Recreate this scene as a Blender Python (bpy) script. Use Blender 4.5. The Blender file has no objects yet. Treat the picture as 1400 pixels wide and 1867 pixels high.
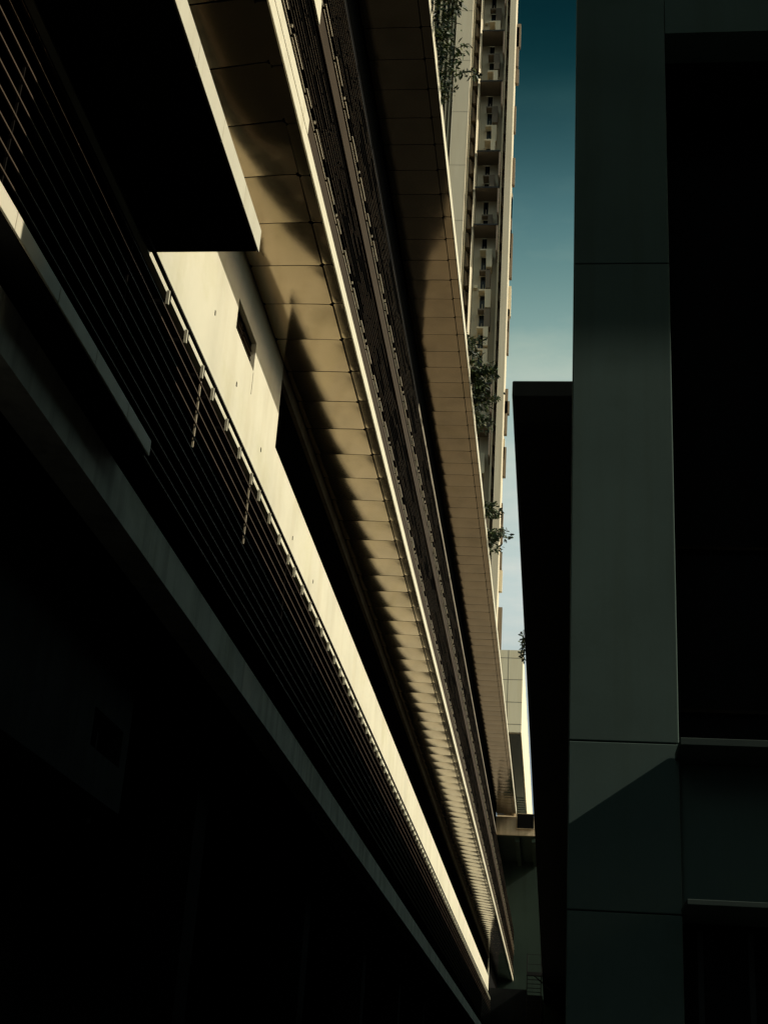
import bpy, math, random
from mathutils import Matrix, Vector
random.seed(7)
scene = bpy.context.scene
COL = scene.collection
# The whole site is set out on a planning module of 1.6 m; heights are given in
# modules above eye level (1.6 m over the paving).
U = 1.6
EYE = 1.6
G0 = -EYE / U            # paving level in modules


def W(x, y, z):
    return (x * U, y * U, EYE + z * U)


# ---------------------------------------------------------------- mesh builder
class MB:
    def __init__(self):
        self.v = []
        self.f = []

    def quad(self, a, b, c, d):
        n = len(self.v)
        self.v += [W(*a), W(*b), W(*c), W(*d)]
        self.f.append((n, n + 1, n + 2, n + 3))

    def poly(self, pts):
        n = len(self.v)
        self.v += [W(*p) for p in pts]
        self.f.append(tuple(range(n, n + len(pts))))

    def hexa(self, p):
        """8 corners: bottom ring 0-3 (ccw from above), top ring 4-7"""
        n = len(self.v)
        self.v += [W(*q) for q in p]
        for f in ((3, 2, 1, 0), (4, 5, 6, 7), (0, 1, 5, 4), (1, 2, 6, 5), (2, 3, 7, 6), (3, 0, 4, 7)):
            self.f.append(tuple(n + i for i in f))
        return self

    def box(self, x0, x1, y0, y1, z0, z1):
        return self.hexa([(x0, y0, z0), (x1, y0, z0), (x1, y1, z0), (x0, y1, z0),
                          (x0, y0, z1), (x1, y0, z1), (x1, y1, z1), (x0, y1, z1)])

    def rod(self, a, b, r, n=6):
        a = Vector(a); b = Vector(b)
        d = (b - a).normalized()
        s = d.cross(Vector((0, 0, 1)))
        if s.length < 1e-3:
            s = Vector((1, 0, 0))
        s.normalize()
        t = d.cross(s)
        k = len(self.v)
        for p in (a, b):
            for i in range(n):
                w = 2 * math.pi * i / n
                q = p + s * (r * math.cos(w)) + t * (r * math.sin(w))
                self.v.append(W(*q))
        for i in range(n):
            j = (i + 1) % n
            self.f.append((k + i, k + j, k + n + j, k + n + i))
        self.f.append(tuple(k + i for i in range(n))[::-1])
        self.f.append(tuple(k + n + i for i in range(n)))
        return self

    def build(self, name, mat, parent=None, bevel=0.0, smooth=False):
        me = bpy.data.meshes.new(name)
        me.from_pydata(self.v, [], self.f)
        me.update()
        me.materials.append(mat)
        if smooth:
            me.polygons.foreach_set('use_smooth', [True] * len(me.polygons))
        o = bpy.data.objects.new(name, me)
        COL.objects.link(o)
        if parent is not None:
            o.parent = parent
            o.matrix_parent_inverse = world_of(parent).inverted()
        if bevel > 0:
            b = o.modifiers.new('edge', 'BEVEL')
            b.width = bevel
            b.segments = 2
            b.limit_method = 'ANGLE'
        return o


def world_of(o):
    m = o.matrix_parent_inverse @ o.matrix_basis if o.parent else o.matrix_basis
    if o.parent:
        return world_of(o.parent) @ m
    return m


def thing(name, label, cat, at, group=None):
    o = bpy.data.objects.new(name, None)
    COL.objects.link(o)
    o.location = W(*at)
    o.matrix_basis = Matrix.Translation(W(*at))
    o.empty_display_size = 0.5
    o['label'] = label
    o['category'] = cat
    if group:
        o['group'] = group
    return o


# ---------------------------------------------------------------- materials
def new_mat(name):
    m = bpy.data.materials.new(name)
    m.use_nodes = True
    nt = m.node_tree
    return m, nt, nt.nodes['Principled BSDF'], nt.links


def coords(nt, scale=(1, 1, 1)):
    g = nt.nodes.new('ShaderNodeNewGeometry')
    mp = nt.nodes.new('ShaderNodeMapping')
    mp.inputs['Scale'].default_value = scale
    nt.links.new(g.outputs['Position'], mp.inputs['Vector'])
    return mp.outputs['Vector']


def noise(nt, vec, scale, detail=5, rough=0.55):
    n = nt.nodes.new('ShaderNodeTexNoise')
    n.inputs['Scale'].default_value = scale
    n.inputs['Detail'].default_value = detail
    n.inputs['Roughness'].default_value = rough
    nt.links.new(vec, n.inputs['Vector'])
    return n.outputs['Fac']


def ramp(nt, fac, stops):
    r = nt.nodes.new('ShaderNodeValToRGB')
    el = r.color_ramp.elements
    el[0].position, el[0].color = stops[0][0], (*stops[0][1], 1)
    el[1].position, el[1].color = stops[-1][0], (*stops[-1][1], 1)
    for p, c in stops[1:-1]:
        e = el.new(p)
        e.color = (*c, 1)
    nt.links.new(fac, r.inputs['Fac'])
    return r.outputs['Color']


def mul(nt, a, b, fac=1.0):
    m = nt.nodes.new('ShaderNodeMix')
    m.data_type = 'RGBA'
    m.blend_type = 'MULTIPLY'
    m.inputs['Factor'].default_value = fac
    nt.links.new(a, m.inputs['A'])
    nt.links.new(b, m.inputs['B'])
    return m.outputs['Result']


def bump(nt, bsdf, fac, strength, dist):
    b = nt.nodes.new('ShaderNodeBump')
    b.inputs['Strength'].default_value = strength
    b.inputs['Distance'].default_value = dist
    nt.links.new(fac, b.inputs['Height'])
    nt.links.new(b.outputs['Normal'], bsdf.inputs['Normal'])


def surface(name, col, var=0.12, rough=0.7, metal=0.0, streak=0.0, grain=0.004, spec=0.4,
            scale=1.2, streak_scale=(2.2, 2.2, 0.10), stain=0.0, rvar=.08):
    """painted / cast / metal surface: broad tone drift, vertical dirt runs, fine grain"""
    m, nt, b, L = new_mat(name)
    p = coords(nt)
    n1 = noise(nt, p, scale, 6)
    c = ramp(nt, n1, [(0.3, tuple(v * (1 - var) for v in col)), (0.5, col), (0.72, tuple(min(1, v * (1 + var * .7)) for v in col))])
    if streak > 0:
        ps = coords(nt, streak_scale)
        ns = noise(nt, ps, 1.6, 7, 0.6)
        k = 1 - streak
        cs = ramp(nt, ns, [(0.32, (k, k * .98, k * .94)), (0.52, (1, 1, 1)), (0.8, (1, 1, 1))])
        c = mul(nt, c, cs)
    if stain > 0:
        nn = noise(nt, p, 0.55, 8, 0.65)
        k = 1 - stain
        cc = ramp(nt, nn, [(0.36, (k, k, k * .95)), (0.47, (1, 1, 1)), (1, (1, 1, 1))])
        c = mul(nt, c, cc)
    L.new(c, b.inputs['Base Color'])
    b.inputs['Metallic'].default_value = metal
    b.inputs['Specular IOR Level'].default_value = spec
    nr = noise(nt, p, 9, 4)
    mr = nt.nodes.new('ShaderNodeMapRange')
    mr.inputs['To Min'].default_value = max(0.02, rough - rvar)
    mr.inputs['To Max'].default_value = min(1, rough + rvar)
    L.new(nr, mr.inputs['Value'])
    L.new(mr.outputs['Result'], b.inputs['Roughness'])
    if grain > 0:
        bump(nt, b, noise(nt, p, 60, 5), 0.35, grain)
    return m


M = {}
M['plaster'] = surface('cream_plaster', (.61, .575, .44), .09, .85, streak=.08, grain=.003, spec=.2, stain=.05, scale=.7, streak_scale=(.9, .9, .12))
M['cladding'] = surface('cream_cladding', (.64, .59, .44), .05, .55, streak=.10, grain=0, spec=.3)
M['soffit'] = surface('bronze_soffit_panel', (.335, .262, .170), .16, .10, metal=.92, stain=.10, rvar=.025, grain=0, scale=.9)
M['joint'] = surface('black_joint', (.006, .0065, .0065), .1, .95, grain=0, spec=0)
M['bronze'] = surface('dark_bronze_paint', (.040, .027, .015), .15, .7, metal=.0, grain=0, spec=.08)
M['slat'] = surface('louvre_slat_paint', (.010, .0085, .007), .2, .8, grain=0, spec=.02)
M['railmetal'] = surface('rail_brown_paint', (.085, .062, .042), .15, .6, grain=0, spec=.08)
M['lintel'] = surface('shaded_lintel', (.17, .135, .09), .3, .9, streak=.3, grain=.004, spec=.1, stain=.2)  # wall strip over the recess, its shade put into a darker brown
M['lip'] = surface('sunlit_lip_paint', (.10, .075, .05), .3, .6, grain=0, spec=.1)
M['railbright'] = surface('bright_rail_metal', (.62, .52, .36), .08, .4, grain=0, spec=.4)
M['upperwall'] = surface('grey_brown_render', (.20, .175, .135), .12, .85, streak=.2, grain=.004, spec=.2)
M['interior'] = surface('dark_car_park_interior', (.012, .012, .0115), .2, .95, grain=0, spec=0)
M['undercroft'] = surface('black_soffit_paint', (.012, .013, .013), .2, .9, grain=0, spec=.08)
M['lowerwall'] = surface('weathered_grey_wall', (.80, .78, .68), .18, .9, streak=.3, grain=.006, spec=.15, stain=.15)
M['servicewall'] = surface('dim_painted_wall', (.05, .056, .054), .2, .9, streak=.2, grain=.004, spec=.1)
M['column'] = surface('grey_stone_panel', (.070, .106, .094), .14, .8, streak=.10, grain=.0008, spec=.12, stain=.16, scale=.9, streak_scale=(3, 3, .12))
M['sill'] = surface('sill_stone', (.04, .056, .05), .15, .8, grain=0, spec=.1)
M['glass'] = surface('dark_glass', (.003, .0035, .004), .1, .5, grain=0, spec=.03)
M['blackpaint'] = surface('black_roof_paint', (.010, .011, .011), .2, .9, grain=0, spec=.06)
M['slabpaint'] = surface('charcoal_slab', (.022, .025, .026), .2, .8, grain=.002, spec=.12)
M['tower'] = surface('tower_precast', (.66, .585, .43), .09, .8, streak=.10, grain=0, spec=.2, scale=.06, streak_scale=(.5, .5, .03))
M['towershade'] = surface('tower_shade_tone', (.19, .155, .115), .10, .8, grain=0, spec=.2, scale=.1)  # tower colour with shade put in, for soffits and boxes; also joints
M['towerglass'] = surface('tower_glass', (.010, .013, .014), .1, .25, grain=0, spec=.3)
M['pale'] = surface('pale_panel', (.84, .75, .54), .05, .8, streak=.05, grain=0, spec=.2, scale=.1)
M['palesoffit'] = surface('teal_soffit', (.13, .16, .15), .12, .6, grain=0, spec=.3, scale=.2)
M['endbeam'] = surface('brown_concrete', (.60, .48, .32), .22, .9, streak=.3, grain=.006, spec=.15, stain=.25, scale=.5)
M['endwall'] = surface('green_grey_render', (.027, .043, .032), .12, .9, streak=.22, grain=.004, spec=.15, scale=.3, streak_scale=(.8, .8, .05))
M['ladder'] = surface('black_steel', (.012, .012, .012), .2, .7, grain=0, spec=.1)
M['sign'] = surface('black_sign_face', (.004, .004, .004), .1, .9, grain=0, spec=.03)
M['stem'] = surface('stem_bark', (.05, .035, .02), .2, .9, grain=0, spec=.1)
M['asphalt'] = surface('asphalt', (.03, .03, .03), .25, .95, grain=.01, spec=.15, scale=.5)

# leaves
m, nt, b, L = new_mat('leaf')
oi = nt.nodes.new('ShaderNodeNewGeometry')
L.new(ramp(nt, oi.outputs['Random Per Island'], [(0, (.008, .017, .007)), (.55, (.022, .042, .011)), (.84, (.06, .085, .022)), (1, (.10, .10, .025))]), b.inputs['Base Color'])
b.inputs['Roughness'].default_value = .5
b.inputs['Specular IOR Level'].default_value = .35
M['leaf'] = m

# ---------------------------------------------------------------- setting: paving
g = MB()
g.quad((-700, -500, G0), (700, -500, G0), (700, 900, G0), (-700, 900, G0))
o = g.build('ground', M['asphalt'])
o['kind'] = 'structure'


# ---------------------------------------------------------------- podium (left)
XW = -3.0            # facade plane
Z2 = 7.46            # soffit of first ledge
Z3 = 15.1            # soffit of upper ledge
PITCH = 0.694
J0 = 8.524
YEND = 70.3

pod = thing('podium_building', 'long cream podium left of the alley with bronze panelled ledges and dark car park openings',
            'building', (XW - 2, 35, G0))


def wall_x(mb, x, thick, ys, zs, holes):
    """wall whose face looks +X, with rectangular holes (y0,y1,z0,z1)"""
    Y = sorted(set([ys[0], ys[1]] + [h[0] for h in holes] + [h[1] for h in holes]))
    Z = sorted(set([zs[0], zs[1]] + [h[2] for h in holes] + [h[3] for h in holes]))

    def solid(i, j):
        if i < 0 or j < 0 or i >= len(Y) - 1 or j >= len(Z) - 1:
            return False
        cy = (Y[i] + Y[i + 1]) / 2
        cz = (Z[j] + Z[j + 1]) / 2
        return not any(h[0] < cy < h[1] and h[2] < cz < h[3] for h in holes)
    xb = x - thick
    for i in range(len(Y) - 1):
        for j in range(len(Z) - 1):
            if not solid(i, j):
                continue
            a, b_, c, d = Y[i], Y[i + 1], Z[j], Z[j + 1]
            mb.quad((x, a, c), (x, b_, c), (x, b_, d), (x, a, d))
            mb.quad((xb, b_, c), (xb, a, c), (xb, a, d), (xb, b_, d))
            if not solid(i - 1, j):
                mb.quad((xb, a, c), (x, a, c), (x, a, d), (xb, a, d))
            if not solid(i + 1, j):
                mb.quad((x, b_, c), (xb, b_, c), (xb, b_, d), (x, b_, d))
            if not solid(i, j - 1):
                mb.quad((xb, a, c), (xb, b_, c), (x, b_, c), (x, a, c))
            if not solid(i, j + 1):
                mb.quad((x, a, d), (x, b_, d), (xb, b_, d), (xb, a, d))


WIN = (11.10, 11.94, 6.652, 6.97)
REC = (13.24, YEND - .25, 6.462, 7.29)
RECH = (13.24, YEND - .25, 6.462, Z2 + .013)
mb = MB()
wall_x(mb, XW, .05, (-3, YEND), (5.69, Z2 + .013), [WIN, RECH])
wall = mb.build('wall', M['plaster'], pod)
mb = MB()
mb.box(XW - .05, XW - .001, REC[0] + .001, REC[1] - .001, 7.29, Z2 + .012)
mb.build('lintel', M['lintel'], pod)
# weep holes in the sunlit wall
for (yy, zz) in ((10.35, 6.35), (11.35, 6.19), (12.6, 6.12), (14.6, 5.98), (16.1, 6.02), (9.6, 6.72)):
    k = MB()
    k.box(XW - .002, XW + .004, yy - .012, yy + .012, zz - .022, zz + .022)
    k.build('weep_hole', M['joint'], wall)
# plaster crack line running down from the window sill (raised render seam)
k = MB()
k.box(XW, XW + .003, WIN[1] - .006, WIN[1], 6.40, 6.64)
k.build('stain_run', M['railmetal'], wall)

# window: frame, two lights, tilted glass blades
wf = MB()
y0, y1, z0, z1 = WIN
xf = XW - .055
for a in ((y0, y1, z0, z0 + .02), (y0, y1, z1 - .02, z1), (y0, y0 + .02, z0 + .02, z1 - .02), (y1 - .02, y1, z0 + .02, z1 - .02),
          ((y0 + y1) / 2 - .015, (y0 + y1) / 2 + .015, z0 + .02, z1 - .02)):
    wf.box(xf - .03, xf, *a)
win = wf.build('window', M['slat'], wall)
wb = MB()
for s in range(2):
    ya = y0 + .025 + s * (y1 - y0) / 2
    yb = ya + (y1 - y0) / 2 - .04
    for q in range(5):
        zz = z0 + .035 + q * .052
        wb.hexa([(xf - .045, ya, zz), (xf + .02, ya, zz - .03), (xf + .02, yb, zz - .03), (xf - .045, yb, zz),
                 (xf - .045, ya, zz + .006), (xf + .02, ya, zz - .024), (xf + .02, yb, zz - .024), (xf - .045, yb, zz + .006)])
wb.build('louvre_blade', M['bronze'], win)
wb = MB()
wb.box(xf - .085, xf - .07, y0 - .05, y1 + .05, z0 - .05, z1 + .05)
wb.build('pane', M['glass'], win)

# recess behind the long strip opening
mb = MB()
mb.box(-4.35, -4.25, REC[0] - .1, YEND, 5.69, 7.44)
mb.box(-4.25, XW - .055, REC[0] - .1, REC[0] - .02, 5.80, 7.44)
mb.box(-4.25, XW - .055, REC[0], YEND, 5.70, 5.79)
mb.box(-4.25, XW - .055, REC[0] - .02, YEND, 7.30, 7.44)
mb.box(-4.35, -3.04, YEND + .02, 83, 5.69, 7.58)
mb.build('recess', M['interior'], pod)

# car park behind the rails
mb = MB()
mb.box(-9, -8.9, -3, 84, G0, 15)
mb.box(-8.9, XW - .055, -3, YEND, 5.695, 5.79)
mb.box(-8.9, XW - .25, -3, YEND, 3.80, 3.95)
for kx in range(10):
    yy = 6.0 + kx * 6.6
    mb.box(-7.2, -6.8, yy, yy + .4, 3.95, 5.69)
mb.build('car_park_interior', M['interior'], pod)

# lower wall band under the rails, black soffit under it
mb = MB()
mb.box(XW - .25, XW, -3, YEND, 3.655, 3.985)
mb.build('wall', M['lowerwall'], pod)['label'] = 'weathered grey wall band under the rails'
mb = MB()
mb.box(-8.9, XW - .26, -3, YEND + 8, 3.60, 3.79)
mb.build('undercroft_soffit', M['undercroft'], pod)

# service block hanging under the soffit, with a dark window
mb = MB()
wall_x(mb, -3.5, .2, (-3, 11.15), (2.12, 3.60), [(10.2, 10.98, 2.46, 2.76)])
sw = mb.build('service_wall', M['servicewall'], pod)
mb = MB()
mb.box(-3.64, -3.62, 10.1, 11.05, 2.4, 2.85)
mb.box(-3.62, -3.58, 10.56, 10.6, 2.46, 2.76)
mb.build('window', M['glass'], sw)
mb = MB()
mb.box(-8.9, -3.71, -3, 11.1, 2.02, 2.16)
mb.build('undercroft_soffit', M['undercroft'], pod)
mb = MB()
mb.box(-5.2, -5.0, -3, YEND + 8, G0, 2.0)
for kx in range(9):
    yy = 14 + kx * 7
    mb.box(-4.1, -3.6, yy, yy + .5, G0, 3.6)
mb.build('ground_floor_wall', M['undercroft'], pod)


def panel_run(mb, x0, x1, z0, z1, y0, y1, length, gap):
    y = y0
    while y < y1 - .02:
        e = min(y + length, y1)
        mb.box(x0, x1, y + gap / 2, e - gap / 2, z0, z1)
        y += length


# short near slabs (end at the same line)
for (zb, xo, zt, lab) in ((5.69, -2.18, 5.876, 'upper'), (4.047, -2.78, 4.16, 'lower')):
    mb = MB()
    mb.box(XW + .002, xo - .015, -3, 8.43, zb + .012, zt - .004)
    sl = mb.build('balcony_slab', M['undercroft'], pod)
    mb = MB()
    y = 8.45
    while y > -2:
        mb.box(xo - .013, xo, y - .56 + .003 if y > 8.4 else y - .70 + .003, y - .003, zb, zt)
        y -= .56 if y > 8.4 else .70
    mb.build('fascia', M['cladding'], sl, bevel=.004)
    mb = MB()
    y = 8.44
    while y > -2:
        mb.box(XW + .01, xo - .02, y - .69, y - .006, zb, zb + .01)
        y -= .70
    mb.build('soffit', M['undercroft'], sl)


def roll_at(y, roll):
    if not roll:
        return 0.0
    ya, yb, deg = roll
    t_ = max(0.0, min(1.0, (yb - y) / (yb - ya)))
    return math.tan(math.radians(deg * t_))


def soffit_panels(mb, x0, x1, z, curve, tiltx, y_from, y_to, pitch, gap, clip, sag, rnd, roll=None):
    """bronze ceiling panels with clipped corners; each sags a little along the ledge,
    rolls down towards its outer edge and sits slightly out of true"""
    lx = (x1 - x0) / 2
    ly = (pitch - gap) / 2
    us = [-1, -1 + clip / lx, -.5, 0, .35, .65, 1 - clip / lx, 1] if lx > .15 else [-1, -1 + clip / lx, 0, 1 - clip / lx, 1]
    ws = [-1, -1 + clip / ly, -.6, -.3, 0, .3, .6, 1 - clip / ly, 1]
    nx, ny = len(us) - 1, len(ws) - 1
    y = y_from
    while y < y_to - .05:
        cx, cy = (x0 + x1) / 2, y + pitch / 2
        ra = random.uniform(-rnd, rnd)
        rb = random.uniform(-rnd, rnd)
        sg = sag * random.uniform(.75, 1.25)
        base = len(mb.v)
        for i, u in enumerate(us):
            for j, w in enumerate(ws):
                px, py = cx + u * lx, cy + w * ly
                if i in (0, nx) and j in (0, ny):
                    px -= math.copysign(clip, u) * .7
                    py -= math.copysign(clip, w) * .7
                zz = z - sg * (1 - w * w) - curve * (1 - (1 if roll and py < roll[0] + .5 else 0)) * max(0, u) ** 2 + roll_at(py, roll) * (px - cx) + ra * u * lx + rb * w * ly + tiltx * u * lx
                mb.v.append(W(px, py, zz))
        for i in range(nx):
            for j in range(ny):
                p = base + i * (ny + 1) + j
                mb.f.append((p, p + 1, p + ny + 2, p + ny + 1))
        y += pitch


def ledge(zb, xin, xout, xj, hf, ya, yb, joint0, roll=None):
    mb = MB()
    mb.box(xin + .002, xout - .02, ya, yb, zb + .085, zb + hf - .004)
    core = mb.build('ledge', M['joint'], pod)
    n0 = joint0 - PITCH * int((joint0 - ya) / PITCH)
    s = MB()
    soffit_panels(s, xin + .012, xj - .006, zb, .0095, 0, n0, yb, PITCH, .015, .022, .0045, .006, roll)
    s.build('soffit', M['soffit'], core, smooth=True)
    s = MB()
    soffit_panels(s, xj + .006, xout - .016, zb + .004, 0, -.042, n0, yb, PITCH, .015, .016, .001, .006, roll)
    s.build('edge_panel', M['soffit'], core, smooth=True)
    s = MB()
    panel_run(s, xout - .014, xout, zb, zb + hf, n0, yb, PITCH, .0045)
    s.build('fascia', M['cladding'], core, bevel=.003)
    return core


XO = -2.163
led2 = ledge(Z2, XW, XO, -2.282, .152, 4.0, 83, J0, (8.9, 11.5, 7.5))
led2['label'] = 'lower ledge with bronze soffit panels and a bright fascia line'
led3 = ledge(Z3, -3.05, -2.005, -2.165, .27, 11, 75, 15.1 / .5616)
led3['label'] = 'upper ledge edged by plants'

# cream upstand at the near end of the lower ledge and the short cream strip above it
mb = MB()
panel_run(mb, XO - .013, XO + .004, Z2 + .155, Z2 + .31, 4.0, 9.55, 1.388, .004)
mb.build('upstand', M['cladding'], led2, bevel=.003)
mb = MB()
mb.box(XO - .013, XO + .008, 4.0, 9.55, 8.805, 9.07)
mb.build('upstand', M['cladding'], led2, bevel=.003)

# bronze transoms, twin rails and louvre screens
for (za, zb_, r1, r2, la, lb) in ((7.617, 7.83, 7.868, 7.99, 8.06, 8.80), (8.812, 9.065, 9.145, 9.30, 9.36, 10.18)):
    mb = MB()
    mb.box(XO - .10, XO - .006, 9.56 if za < 8 else 4.0, 83, za, zb_)
    mb.build('transom', M['bronze'], pod)
    hr = MB()
    y = 4.0 + random.random() * .2
    k = 0
    while y < 82.5:
        jump = (k % 3 == 2)
        ln = .50 if jump else PITCH
        hr.box(XO - .014, XO - .004, y + .02, y + ln - .02, r1 - .004, r1 + .005)
        hr.box(XO - .024, XO - .012, y + (.08 if jump else .12), y + ln - (.17 if jump else .16), r2 - .005, r2 + .006)
        if k % 2:
            hr.box(XO - .03, XO - .016, y + .035, y + .05, r2 + .0, r2 + .03)
        y += ln
        k += 1
    hr.build('handrail', M['railbright'], pod)
    sc = MB()
    ed = MB()
    z = la
    while z < lb - .02:
        sc.hexa([(XO - .085, 4, z + .045), (XO - .02, 4, z), (XO - .02, 83, z), (XO - .085, 83, z + .045),
                 (XO - .085, 4, z + .053), (XO - .02, 4, z + .010), (XO - .02, 83, z + .010), (XO - .085, 83, z + .053)])
        y = 4.0
        while y < 82:                     # front lips of uneven length, coloured brighter as sunlit glints
            ln = random.choice((.35, .5, .694, .694, 1.2))
            if random.random() < .72:
                ed.box(XO - .0195, XO - .016, y + .02, min(y + ln, 83) - .02, z + .001, z + .006)
            y += ln
        z += .082
    y = 4.3
    while y < 83:
        sc.box(XO - .11, XO - .09, y, y + .02, la, lb)
        y += PITCH
    sc = sc.build('louvre_screen', M['slat'], pod)
    o = ed.build('sunlit_slat_lip', M['lip'], sc)
    o['kind'] = 'stuff'

# wall behind the screens: hidden near part blackened to dim the soffit's reflection, render farther on, shade under the soffit painted as a black band
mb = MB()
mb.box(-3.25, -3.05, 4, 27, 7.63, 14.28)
mb.build('glazing_or_dark_infill', M['interior'], pod)
mb = MB()
mb.box(-3.25, -3.05, 27.01, 75, 7.63, 14.28)
mb.box(-3.25, -3.05, 75, 83, 7.63, 14.0)
mb.build('wall', M['upperwall'], pod)['label'] = 'grey brown upper wall behind the louvres'
mb = MB()
mb.box(-3.25, -3.07, 4, 75, 14.29, Z3 + .2)
mb.build('painted_shade_band', M['joint'], pod)
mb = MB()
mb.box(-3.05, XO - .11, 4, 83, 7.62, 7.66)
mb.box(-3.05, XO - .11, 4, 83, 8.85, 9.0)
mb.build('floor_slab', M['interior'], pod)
mb = MB()
mb.box(-8.9, -2.03, 11, 75, Z3 + .275, Z3 + .33)
mb.build('roof', M['upperwall'], pod)
mb = MB()
mb.box(-3.05, -3.035, 24, 60, Z3 - .05, Z3 - .035)
mb.build('trim', M['bronze'], pod)

# ---------------------------------------------------------------- lower railing
rail = thing('railing', 'dark horizontal railing below the sunlit wall with a top handrail on small cream posts', 'railing', (-2.87, 36, 3.95))
XR = -2.87
for i in range(11):
    zz = 5.327 - .1205 * i
    mb = MB()
    mb.box(XR - .010, XR + .003, -2, YEND, zz - .005, zz + .005)
    mb.build('rail', M['railmetal'], rail)
mb = MB()
mb.box(XR - .014, XR + .008, -2, YEND, 5.518, 5.546)
mb.build('handrail', M['slat'], rail)
post = None
ys = []
p0 = 10.16 - 2.06 * 6
while p0 < YEND:
    ys += [p0 + q * .56 for q in range(4) if -2 < p0 + q * .56 < YEND]
    p0 += 2.06


def post_mb(mb, yy):
    mb.box(XR - .022, XR + .002, yy - .012, yy + .006, 5.385, 5.50)        # cream block
    return mb


def bracket_mb(mb, yy):
    mb.box(XR - .03, XR - .004, yy + .052, yy + .058, 5.43, 5.52)
    mb.box(XR - .12, XR - .004, yy + .054, yy + .06, 5.425, 5.433)
    mb.rod((XR - .01, yy + .02, 5.49), (XR - .01, yy + .05, 5.53), .006)
    mb.box(XR - .16, XR - .022, yy - .01, yy + .004, 5.40, 5.43)
    return mb


ys_vis = [y for y in ys if y > 8.3]
first = None
for n, yy in enumerate(ys_vis[:100]):
    if first is None:
        first = post_mb(MB(), yy).build('post', M['cladding'], rail)
        fb = bracket_mb(MB(), yy).build('bracket', M['slat'], first)
        fy = yy
    else:
        c = first.copy()
        COL.objects.link(c)
        c.parent = rail
        c.matrix_parent_inverse = first.matrix_parent_inverse.copy()
        c.matrix_basis = Matrix.Translation((0, (yy - fy) * U, 0)) @ first.matrix_basis
        d = fb.copy()
        COL.objects.link(d)
        d.parent = c
        d.matrix_parent_inverse = fb.matrix_parent_inverse.copy()
mb = MB()
for yy in ys_vis[100:]:
    post_mb(mb, yy)
if mb.v:
    o = mb.build('post', M['cladding'], rail)
    o['kind'] = 'stuff'
# slim end posts of each railing bay
yy = 9.97 - 2.06 * 4
while yy < YEND:
    mb = MB()
    mb.box(XR - .075, XR - .06, yy - .005, yy + .005, 4.86 if 9.5 < yy < 12.5 else 3.95, 5.46)
    mb.build('bay_post', M['railbright'] if 9.5 < yy < 12.5 else M['slat'], rail)  # sunlight on two posts put into a bright colour, the rest dark
    yy += 2.06


# ---------------------------------------------------------------- plants
def shrub(name, label, cat, base, ylen, n_stem, reach, drop, n_leaf, size, seed, group=None):
    rnd = random.Random(seed)
    t = thing(name, label, cat, base, group)
    st = MB()
    lf = MB()
    for s in range(n_stem):
        p = Vector((base[0] - .12 + rnd.uniform(-.1, .08), base[1] + rnd.uniform(-.5, .5) * ylen, base[2]))
        big = rnd.random() ** 1.3
        L_ = reach * (.35 + .75 * big)
        d = Vector((rnd.uniform(.25, 1.0), rnd.uniform(-.5, .5), rnd.uniform(.25, 1.1))).normalized()
        steps = 7
        pts = [p.copy()]
        for q in range(steps):
            p = p + d * (L_ / steps)
            d = (d + Vector((rnd.uniform(-.12, .25), rnd.uniform(-.25, .25), -drop + rnd.uniform(-.15, .1)))).normalized()
            pts.append(p.copy())
        for a, b_ in zip(pts, pts[1:]):
            st.rod(a, b_, .006, 4)
        for q in range(int(n_leaf / n_stem)):
            w = rnd.random() ** .7 * steps
            i = min(int(w), steps - 1)
            c = pts[i].lerp(pts[i + 1], w - i)
            c = c + Vector((rnd.gauss(0, .045), rnd.gauss(0, .06), rnd.gauss(0, .045)))
            ax = Vector((rnd.uniform(-.4, 1), rnd.uniform(-1, 1), rnd.uniform(-1, .4))).normalized()
            sd = ax.cross(Vector((rnd.uniform(-1, 1), rnd.uniform(-1, 1), rnd.uniform(-1, 1)))).normalized()
            nn = ax.cross(sd)
            ln = size * rnd.uniform(.6, 1.35)
            wd = ln * .42
            k = len(lf.v)
            for (f_, g_, h_) in ((0, 0, 0), (.35, .5, .05), (.75, .35, .04), (1, 0, -.08), (.75, -.35, .04), (.35, -.5, .05)):
                q_ = c + ax * (ln * f_) + sd * (wd * g_ * 2 * .5) + nn * (ln * h_)
                lf.v.append(W(*q_))
            lf.f.append((k, k + 1, k + 2, k + 3))
            lf.f.append((k, k + 3, k + 4, k + 5))
    st.build('stem', M['stem'], t)
    lf.build('foliage', M['leaf'], t)
    return t


ZP = Z3 + .27
PG = 'plants spilling over the upper ledge'
shrub('shrub', 'dark leafy shrub spilling over the upper ledge at the top edge of the photo', 'plant',
      (-2.0, 16.0, ZP), 1.5, 12, .62, .16, 680, .10, 11, PG)
shrub('shrub', 'ragged shrub on the upper ledge with one twig reaching across the plain tower strip', 'plant',
      (-2.0, 17.35, ZP), 1.3, 11, .72, .10, 520, .10, 12, PG)
shrub('shrub', 'small drooping tuft on the upper ledge just below the ragged shrub with the long twig', 'plant',
      (-2.0, 18.35, ZP), .7, 6, .45, .25, 200, .095, 13, PG)
shrub('shrub', 'light tuft above the biggest shrub, halfway along the upper ledge', 'plant',
      (-2.0, 26.6, ZP), .9, 7, .55, .14, 250, .11, 14, PG)
shrub('shrub', 'biggest dense green shrub, halfway along the upper ledge in front of the tower', 'plant',
      (-2.0, 28.35, ZP), 1.9, 18, .80, .10, 1150, .115, 15, PG)
shrub('shrub', 'low shrub trailing just below the biggest one on the upper ledge', 'plant',
      (-2.0, 30.1, ZP), .9, 7, .50, .2, 220, .105, 16, PG)
shrub('shrub', 'wispy plant with a bent twig on the far part of the upper ledge', 'plant',
      (-2.0, 35.4, ZP), 1.2, 8, .62, .2, 270, .13, 17, PG)
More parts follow.
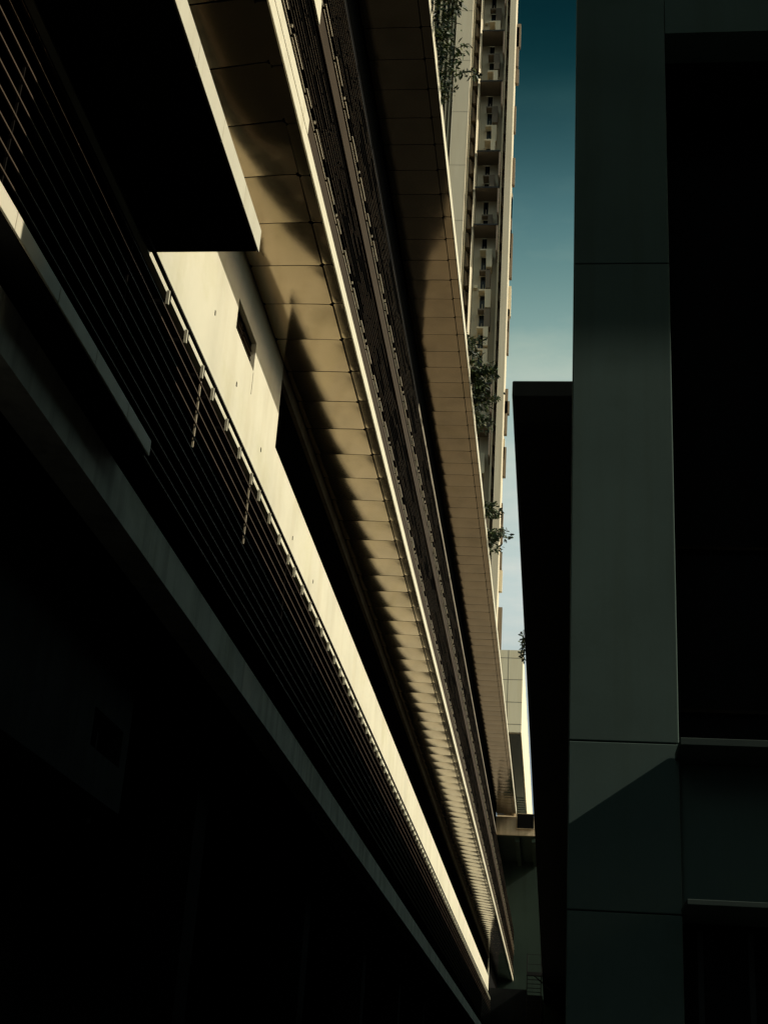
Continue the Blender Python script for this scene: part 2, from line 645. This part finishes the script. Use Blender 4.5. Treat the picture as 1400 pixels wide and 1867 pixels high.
shrub('shrub', 'farthest plant of the upper ledge, its branches sticking out against the sky', 'plant',
      (-2.0, 37.6, ZP), 1.4, 10, .82, .14, 400, .14, 18, PG)

# ---------------------------------------------------------------- right: corner building
YC = 5.5
XA, XB = .0093 * YC, .0868 * YC
cor = thing('corner_building', 'dark corner building on the right with a tall grey panelled pier and black windows', 'building', (1.5, YC, G0))
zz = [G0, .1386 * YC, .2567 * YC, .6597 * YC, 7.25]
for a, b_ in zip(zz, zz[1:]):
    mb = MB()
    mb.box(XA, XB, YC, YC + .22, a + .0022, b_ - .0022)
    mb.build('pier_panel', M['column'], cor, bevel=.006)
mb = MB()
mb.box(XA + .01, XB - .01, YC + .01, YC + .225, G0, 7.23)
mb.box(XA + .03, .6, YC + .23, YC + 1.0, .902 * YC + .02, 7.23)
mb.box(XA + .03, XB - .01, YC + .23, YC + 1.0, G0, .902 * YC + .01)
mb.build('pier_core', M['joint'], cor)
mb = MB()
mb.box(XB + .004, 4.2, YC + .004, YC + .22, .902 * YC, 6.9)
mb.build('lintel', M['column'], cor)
mb = MB()
mb.box(2.3, 9.0, YC - .68, YC + .6, 6.905, 7.0)  # out of view, added to shade the top of the pier
mb.build('added_shade_eave', M['column'], cor)
mb = MB()
mb.box(.605, 4.2, YC + .225, YC + .655, .902 * YC + .01, .902 * YC + .1)
mb.build('reveal', M['blackpaint'], cor)
for (zs, h, xs) in ((.2562 * (YC - .25), .028, .0877 * (YC - .25)), (.1457 * (YC - .25), .020, .0900 * (YC - .25))):
    mb = MB()
    mb.box(xs, 4.2, YC - .25, YC - .003, zs, zs + h)
    mb.box(XB + .003, 4.2, YC - .003, YC + .5, zs, zs + h)
    mb.build('sill', M['sill'], cor, bevel=.004)
mb = MB()
mb.box(XB + .003, 4.2, YC + .05, YC + .2, .1457 * (YC - .25) + .022, .2562 * (YC - .25) - .002)
mb.build('spandrel', M['column'], cor)
mb = MB()
mb.box(XB + .001, 4.2, YC + .62, YC + .64, .2562 * (YC - .25) + .03, .902 * YC)
gl = mb.build('window', M['glass'], cor)
mb = MB()
for xx in (1.05, 1.75, 2.45):
    mb.box(xx, xx + .03, YC + .58, YC + .618, .2562 * (YC - .25) + .03, .902 * YC)
for q in (.4493, .31):
    mb.box(XB + .002, 4.2, YC + .585, YC + .616, q * YC, q * YC + .015)
mb.build('frame', M['slat'], gl)
mb = MB()
mb.box(XB + .001, 4.2, YC + .24, YC + .26, G0, .1457 * (YC - .25) - .002)
gl = mb.build('window', M['glass'], cor)
mb = MB()
for xx in (XB + .07, XB + .26, XB + .75, XB + 1.3):
    mb.box(xx, xx + .022, YC + .2, YC + .238, G0, .1457 * (YC - .25) - .03)
mb.build('frame', M['slabpaint'], gl)
mb = MB()
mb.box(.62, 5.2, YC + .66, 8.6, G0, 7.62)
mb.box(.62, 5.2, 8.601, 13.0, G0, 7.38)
mb.box(1.6, 9, -45, 3.0, G0, 16)  # unseen wing behind the camera, added to keep sun and sky out
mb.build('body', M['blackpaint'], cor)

# right: long side building whose roof slab overhangs the alley
ZB, ZT = 6.43, 6.60
XS = -.0722 * ZB
YS = ZB / .5354
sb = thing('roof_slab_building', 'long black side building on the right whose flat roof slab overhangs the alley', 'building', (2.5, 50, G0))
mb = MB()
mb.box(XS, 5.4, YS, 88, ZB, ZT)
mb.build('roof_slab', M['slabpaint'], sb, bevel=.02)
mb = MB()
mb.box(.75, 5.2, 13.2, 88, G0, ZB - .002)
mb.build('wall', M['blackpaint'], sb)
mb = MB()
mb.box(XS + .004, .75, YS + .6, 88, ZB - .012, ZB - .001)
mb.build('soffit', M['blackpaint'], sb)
# vine hanging from the slab edge
rv = random.Random(5)
vt = thing('hanging_vine', 'short dark vine hanging off the edge of the black roof slab', 'plant', (XS, 20, ZT))
lf = MB(); st = MB()
st.rod((XS - .02, 19.5, ZT + .01), (XS - .035, 20.5, ZB + .02), .006, 5)
for q in range(90):
    c = Vector((XS - .02 + rv.gauss(0, .022), 19.5 + 1.0 * rv.random(), ZT - .17 * rv.random()))
    ax = Vector((rv.uniform(-1, .2), rv.uniform(-1, 1), rv.uniform(-1, .3))).normalized()
    sd = ax.cross(Vector((rv.uniform(-1, 1), rv.uniform(-1, 1), .5))).normalized()
    k = len(lf.v)
    for f_, g_ in ((0, 0), (.5, .3), (1, 0), (.5, -.3)):
        lf.v.append(W(*(c + ax * .06 * f_ + sd * .06 * g_)))
    lf.f.append((k, k + 1, k + 2, k + 3))
st.build('stem', M['stem'], vt)
lf.build('foliage', M['leaf'], vt)

# ---------------------------------------------------------------- far end of the alley
end = thing('end_building', 'green grey building closing the far end of the alley under a brown concrete overhang', 'building', (-1.5, 83, G0))
mb = MB()
mb.box(-9, 3, 83.02, 86, G0, 14.05)
mb.build('wall', M['endwall'], end)
mb = MB()
mb.box(-9, -.95, 75.02, 85.9, 14.06, 15.02)
ov = mb.build('overhang', M['endbeam'], end, bevel=.02)
mb = MB()
mb.box(-3.02, -.97, 75.1, 83, 14.035, 14.056)
for xx in (-2.05, -1.18):
    mb.box(xx, xx + .22, 75.4, 83, 13.80, 14.035)
mb.build('soffit_beam', M['endwall'], end)
sg = thing('sign_box', 'blank black square box standing on the brown concrete overhang at the alley end', 'sign', (-1.52, 75, 14.4))
mb = MB()
mb.box(-1.95, -1.09, 74.85, 75.0, 14.40, 15.16)
mb.build('panel', M['sign'], sg)
mb = MB()
for a in ((-1.97, -1.07, 14.385, 14.40), (-1.97, -1.07, 15.16, 15.175)):
    mb.box(a[0], a[1], 74.84, 75.0, a[2], a[3])
mb.build('frame', M['endbeam'], sg)

sh = thing('roof_shed', 'low black flat roofed shed at the far end of the alley below the sunlit wall', 'shed', (-2, 72, G0))
mb = MB()
mb.box(-3.3, -1.2, YEND + .02, 80, G0, 5.97)
mb.build('body', M['blackpaint'], sh)
mb = MB()
mb.box(-1.2, -.45, YEND + .02, 80, G0, 5.74)
mb.build('body', M['blackpaint'], sh)
lad = thing('ladder', 'black steel wall ladder with a small bracketed platform at the far end of the alley', 'ladder', (-.85, 69.5, 5.0))
yl = 69.6
for xx in (-1.18, -.52):
    mb = MB()
    mb.rod((xx, yl, 2.0), (xx, yl, .1083 * yl), .022)
    mb.build('stile', M['ladder'], lad)
for q in (.1078, .1015, .0915, .0888, .0861, .0836, .081, .0785, .076, .0735, .071):
    mb = MB()
    mb.rod((-1.18, yl, q * yl), (-.52, yl, q * yl), .018 if q < .1 else .014)
    mb.build('rung', M['ladder'], lad)
mb = MB()
mb.box(-1.19, .3, yl - .1, yl + .35, .0942 * yl, .0964 * yl)
pf = mb.build('platform', M['ladder'], lad)
mb = MB()
mb.rod((-.88, yl, .0945 * yl), (.0, yl, .0845 * yl), .032)
mb.build('brace', M['ladder'], pf)

# pale block bridging beyond
pb = thing('pale_block', 'pale panelled block beyond the alley end, hanging over the gap right of the upper ledge', 'building', (-3.3, 110, 24))
YB = 92
mb = MB()
mb.box(-4.25, -2.28, YB, 150, .2611 * YB, .3231 * YB)
bd = mb.build('body', M['pale'], pb)
mb = MB()
for q in (.317, .3005, .2835, .267):
    mb.box(-4.25, -2.279, YB - .004, YB + .02, q * YB - .018, q * YB + .018)
for q in (-.0354,):
    mb.box(q * YB - .018, q * YB + .018, YB - .004, YB + .02, .2611 * YB, .3231 * YB)
mb.build('panel_joint', M['towershade'], bd)
mb = MB()
mb.box(-3.08, -2.36, YB + .5, 150, .2611 * YB - .05, .2611 * YB - .005)
for kx in range(40):
    mb.box(-3.06, -2.45, YB + 20 + kx * .9, YB + 20.3 + kx * .9, .2611 * YB - .12, .2611 * YB - .05)
mb.build('soffit', M['palesoffit'], bd)
mb = MB()
mb.box(-3.3, -3.14, YB + .3, 150, .2611 * YB - .25, .2611 * YB - .005)
mb.build('beam', M['pale'], bd)
mb = MB()
for yy in (118, 140):
    mb.box(-4.1, -3.4, yy, yy + .8, G0, .2611 * YB - .01)
mb.build('pillar', M['pale'], pb)

# ---------------------------------------------------------------- residential tower
YT = 112.0
FL = .0187 * YT
tw = thing('apartment_tower', 'very tall cream apartment tower rising behind the upper ledge with projecting bays', 'tower', (-9, YT + 6, G0))
TOP = 1.16 * YT
NF = int((TOP - 8) / FL)
mb = MB()
mb.box(-24, -5.0, YT, YT + 1.9, G0, TOP)
mb.box(-24, -5.8, YT + 1.9, YT + 14, G0, TOP)
mb.build('body', M['tower'], tw)
# thin fins at the left, each with a chamfered front edge
for xx in (-13.2, -12.5, -11.95, -11.5, -11.15):
    mb = MB()
    mb.hexa([(xx - .09, YT - 2.3, G0), (xx + .09, YT - 2.12, G0), (xx + .09, YT - .01, G0), (xx - .09, YT - .01, G0),
             (xx - .09, YT - 2.3, TOP), (xx + .09, YT - 2.12, TOP), (xx + .09, YT - .01, TOP), (xx - .09, YT - .01, TOP)])
    mb.build('fin', M['tower'], tw)
mb = MB()
mb.box(-13.9, -11.0, YT - .35, YT - .02, G0, TOP)
mb.build('glazing_or_dark_infill', M['towerglass'], tw)


def strip(x0, x1, yf, yb, skew, z0=G0, z1=TOP):
    """vertical slab whose front is turned slightly to the right"""
    k = MB()
    k.hexa([(x0, yf - skew, z0), (x1, yf, z0), (x1, yb, z0), (x0, yb, z0),
            (x0, yf - skew, z1), (x1, yf, z1), (x1, yb, z1), (x0, yb, z1)])
    return k


strip(-10.85, -9.25, YT - 2.5, YT - .004, .05).build('plain_strip', M['tower'], tw)
strip(-9.21, -9.08, YT - 1.6, YT - .004, .10).build('fin', M['tower'], tw)
strip(-8.45, -8.30, YT - 1.9, YT - .004, .15).build('fin', M['tower'], tw)
strip(-5.98, -5.86, YT - 1.5, YT - .004, .12).build('fin', M['tower'], tw)
strip(-5.58, -4.99, YT - 1.8, YT - .004, .03).build('plain_strip', M['tower'], tw)
for k in range(0, NF + 1, 3):
    z = 8 + k * FL
    if z < .3 * YT:
        continue
    mb = MB()
    mb.hexa([(-10.84, YT - 2.555, z - .012), (-9.26, YT - 2.51, z - .012), (-9.26, YT - 2.3, z - .012), (-10.84, YT - 2.3, z - .012),
             (-10.84, YT - 2.555, z + .012), (-9.26, YT - 2.51, z + .012), (-9.26, YT - 2.3, z + .012), (-10.84, YT - 2.3, z + .012)])
    mb.build('panel_joint', M['towershade'], tw)
# turned wall panel behind the main bay column
strip(-8.29, -7.56, YT - .01, YT + .2, .13).build('wall_panel', M['tower'], tw)
strip(-7.10, -6.02, YT - .01, YT + .2, .14).build('wall_panel', M['tower'], tw)
mb = MB()
mb.box(-9.05, -8.46, YT - .05, YT - .006, G0, TOP)
mb.box(-5.85, -5.60, YT - .05, YT - .006, G0, TOP)
mb.build('glazing_or_dark_infill', M['towerglass'], tw)

rt = random.Random(3)
seq = []
while len(seq) < NF + 2:
    seq += rt.choice([[2, 1, 1], [2, 1], [2, 1, 1, 1], [1, 1]])
lo = .30 * YT
n_bay = 0
spare = MB()
for k in range(NF):
    z = 8 + k * FL
    if z < lo:
        continue
    wn = MB()
    wn.box(-7.555, -7.105, YT - .06, YT - .005, z + .1, z + FL - .45)
    wn = wn.build('window', M['towerglass'], tw)
    gb = MB()
    gb.box(-7.34, -7.30, YT - .08, YT - .062, z + .25, z + .8)
    gb.build('window_glint', M['tower'], wn)  # glint on the pane, set in as a narrow cream strip
    zt = z + FL - .42
    if seq[k] == 2:                     # wide projecting slab with a turned down right side
        b = MB()
        b.box(-8.28, -6.06, YT - 2.3, YT - .17, zt, zt + .14)
        b.box(-6.16, -6.06, YT - 2.3, YT - .17, zt - FL * 1.3, zt)
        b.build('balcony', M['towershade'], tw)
        e = MB()
        e.box(-8.29, -6.05, YT - 2.34, YT - 2.305, zt - .02, zt + .06)
        e.box(-8.29, -6.05, YT - 2.32, YT - 2.305, zt + .065, zt + .16)
        e.build('slab_edge', M['slabpaint'], tw)
    else:                               # L shaped hood round the window head
        b = MB()
        dp = rt.choice((.8, 1.0, 1.3))
        xr = rt.choice((-6.55, -6.62, -6.5))
        b.box(-7.66, xr, YT - dp, YT - .17, zt, zt + .16)
        b.hexa([(-7.02, YT - dp, z - .12), (xr, YT - dp, z - .12), (xr, YT - .17, z - .12), (-7.02, YT - .17, z - .12),
                (-7.08, YT - dp, zt), (xr, YT - dp, zt), (xr, YT - .17, zt), (-7.08, YT - .17, zt)])
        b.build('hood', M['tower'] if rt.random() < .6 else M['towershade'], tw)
        if rt.random() < .4:             # air conditioner on a shelf
            b = MB()
            b.box(-8.1, -7.8, YT - .5, YT - .2, z + .2, z + .5)
            b.build('air_conditioner', M['pale'], tw)
    # wedge balconies between the bright fins and beside the right strip
    for (xa, xb, ph, hh) in ((-9.05, -8.47, 0, .78), (-5.84, -5.61, .4, .66)):
        w = MB()
        q = z + ph
        m_ = xa + (xb - xa) * .72
        t_ = xa + (xb - xa) * .22
        w.hexa([(xa, YT - 1.2, q), (m_, YT - 1.2, q), (xb, YT - .07, q), (xa, YT - .07, q),
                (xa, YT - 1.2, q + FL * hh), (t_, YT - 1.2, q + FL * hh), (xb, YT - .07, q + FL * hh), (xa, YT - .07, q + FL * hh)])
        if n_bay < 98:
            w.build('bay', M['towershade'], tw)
            n_bay += 1
        else:
            c = len(spare.v)
            spare.v += w.v
            spare.f += [tuple(i + c for i in f) for f in w.f]
    # dark boxes standing out from the right flank
    w = MB()
    dx = rt.choice((.10, .18, .26, .34, .42))
    if rt.random() < .75:
        w.box(-4.985, -4.985 + dx, YT + .9, YT + 1.4, z + rt.uniform(0, .5), z + FL * rt.choice((.8, 1.0, 1.6, 2.4)))
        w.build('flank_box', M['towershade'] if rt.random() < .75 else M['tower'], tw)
if spare.v:
    o = spare.build('bay', M['towershade'], tw)
    o['kind'] = 'stuff'

# ---------------------------------------------------------------- camera
Rv = Vector((0.9922877477364751, 0.1072248938403222, 0.06219202386966636))
Uv = Vector((-0.01437021842882294, -0.3988354683357895, 0.9169099007098132))
Fv = Vector((-0.12311995173155904, 0.9107321732201532, 0.39421870344685))
cam = bpy.data.cameras.new('camera')
co = bpy.data.objects.new('camera', cam)
COL.objects.link(co)
mx = Matrix((( Rv[0], Uv[0], -Fv[0], 0), (Rv[1], Uv[1], -Fv[1], 0), (Rv[2], Uv[2], -Fv[2], EYE), (0, 0, 0, 1)))
co.matrix_world = mx
cam.sensor_fit = 'HORIZONTAL'
cam.sensor_width = 36
cam.lens = 2572.6244 / 1400 * 36
cam.clip_end = 3000
cam.clip_start = .05
scene.camera = co

# ---------------------------------------------------------------- light
SUN = Vector((1, -.13, .711)).normalized()        # towards the sun
sl = bpy.data.lights.new('sun', 'SUN')
sl.energy = 5.0
sl.angle = math.radians(.5)
sl.color = (1, .93, .78)
so = bpy.data.objects.new('sun', sl)
COL.objects.link(so)
so.rotation_euler = (-SUN).to_track_quat('-Z', 'Y').to_euler()

w = bpy.data.worlds.new('World')
scene.world = w
w.use_nodes = True
nt = w.node_tree
bg = nt.nodes['Background']
sky = nt.nodes.new('ShaderNodeTexSky')
sky.sky_type = 'NISHITA'
sky.sun_disc = False
sky.sun_elevation = math.asin(SUN.z)
sky.sun_rotation = math.atan2(SUN.x, SUN.y)
# clear evening-like gradient: deep teal overhead, pale towards the horizon
tc = nt.nodes.new('ShaderNodeTexCoord')
sx = nt.nodes.new('ShaderNodeSeparateXYZ')
nt.links.new(tc.outputs['Generated'], sx.inputs['Vector'])
NIS = [(.686, (.133, .211, .366)), (.66, (.14, .222, .384)), (.641, (.145, .23, .395)), (.607, (.155, .248, .42)), (.576, (.163, .258, .434)),
       (.543, (.172, .27, .45)), (.512, (.18, .28, .465)), (.482, (.19, .292, .48)), (.371, (.224, .35, .549))]
TGT = [(.0015, .020, .026), (.003, .030, .038), (.010, .050, .060), (.036, .110, .122), (.083, .197, .210), (.148, .283, .272),
       (.25, .395, .365), (.365, .51, .45), (.578, .68, .65)]
stops = [(0.0, (.05, .06, .06)), (.22, (.15, .17, .165)), (.31, tuple(.9 * t / n / 3 for t, n in zip(TGT[-1], NIS[-1][1])))] + sorted([(z, tuple(t / n / 3 for t, n in zip(tg, ni))) for (z, ni), tg in zip(NIS, TGT)]) + [(1.0, (.002, .02, .018))]
tint = ramp(nt, sx.outputs['Z'], stops)
tint.node.color_ramp.interpolation = 'B_SPLINE'
mm = mul(nt, sky.outputs['Color'], tint)
# a faint wisp of cloud
mp = nt.nodes.new('ShaderNodeMapping')
mp.inputs['Scale'].default_value = (5, 5, 16)
nt.links.new(tc.outputs['Generated'], mp.inputs['Vector'])
wis = ramp(nt, noise(nt, mp.outputs['Vector'], 1.3, 6, .6), [(.45, (1, 1, 1)), (.65, (1.3, 1.14, 1.08)), (1, (1.5, 1.25, 1.15))])
mm = mul(nt, mm, wis)
sc3 = nt.nodes.new('ShaderNodeVectorMath')
sc3.operation = 'SCALE'
sc3.inputs['Scale'].default_value = 3.45
nt.links.new(mm, sc3.inputs[0])
# wide aureole of brighter sky round the sun
dp = nt.nodes.new('ShaderNodeVectorMath')
dp.operation = 'DOT_PRODUCT'
nt.links.new(tc.outputs['Generated'], dp.inputs[0])
dp.inputs[1].default_value = SUN
pw = nt.nodes.new('ShaderNodeMath')
pw.operation = 'POWER'
pw.use_clamp = True
pw.inputs[1].default_value = 6
nt.links.new(dp.outputs['Value'], pw.inputs[0])
gl_ = nt.nodes.new('ShaderNodeVectorMath')
gl_.operation = 'SCALE'
gl_.inputs[0].default_value = (2.6, 3.1, 2.8)
nt.links.new(pw.outputs['Value'], gl_.inputs['Scale'])
ad = nt.nodes.new('ShaderNodeVectorMath')
ad.operation = 'ADD'
nt.links.new(sc3.outputs['Vector'], ad.inputs[0])
nt.links.new(gl_.outputs['Vector'], ad.inputs[1])
nt.links.new(ad.outputs['Vector'], bg.inputs['Color'])
bg.inputs['Strength'].default_value = .15

scene.view_settings.view_transform = 'Standard'
scene.view_settings.look = 'None'
scene.view_settings.exposure = -.22
scene.view_settings.gamma = 1
scene.render.engine = 'CYCLES'
scene.cycles.max_bounces = 8
scene.cycles.sample_clamp_indirect = 6
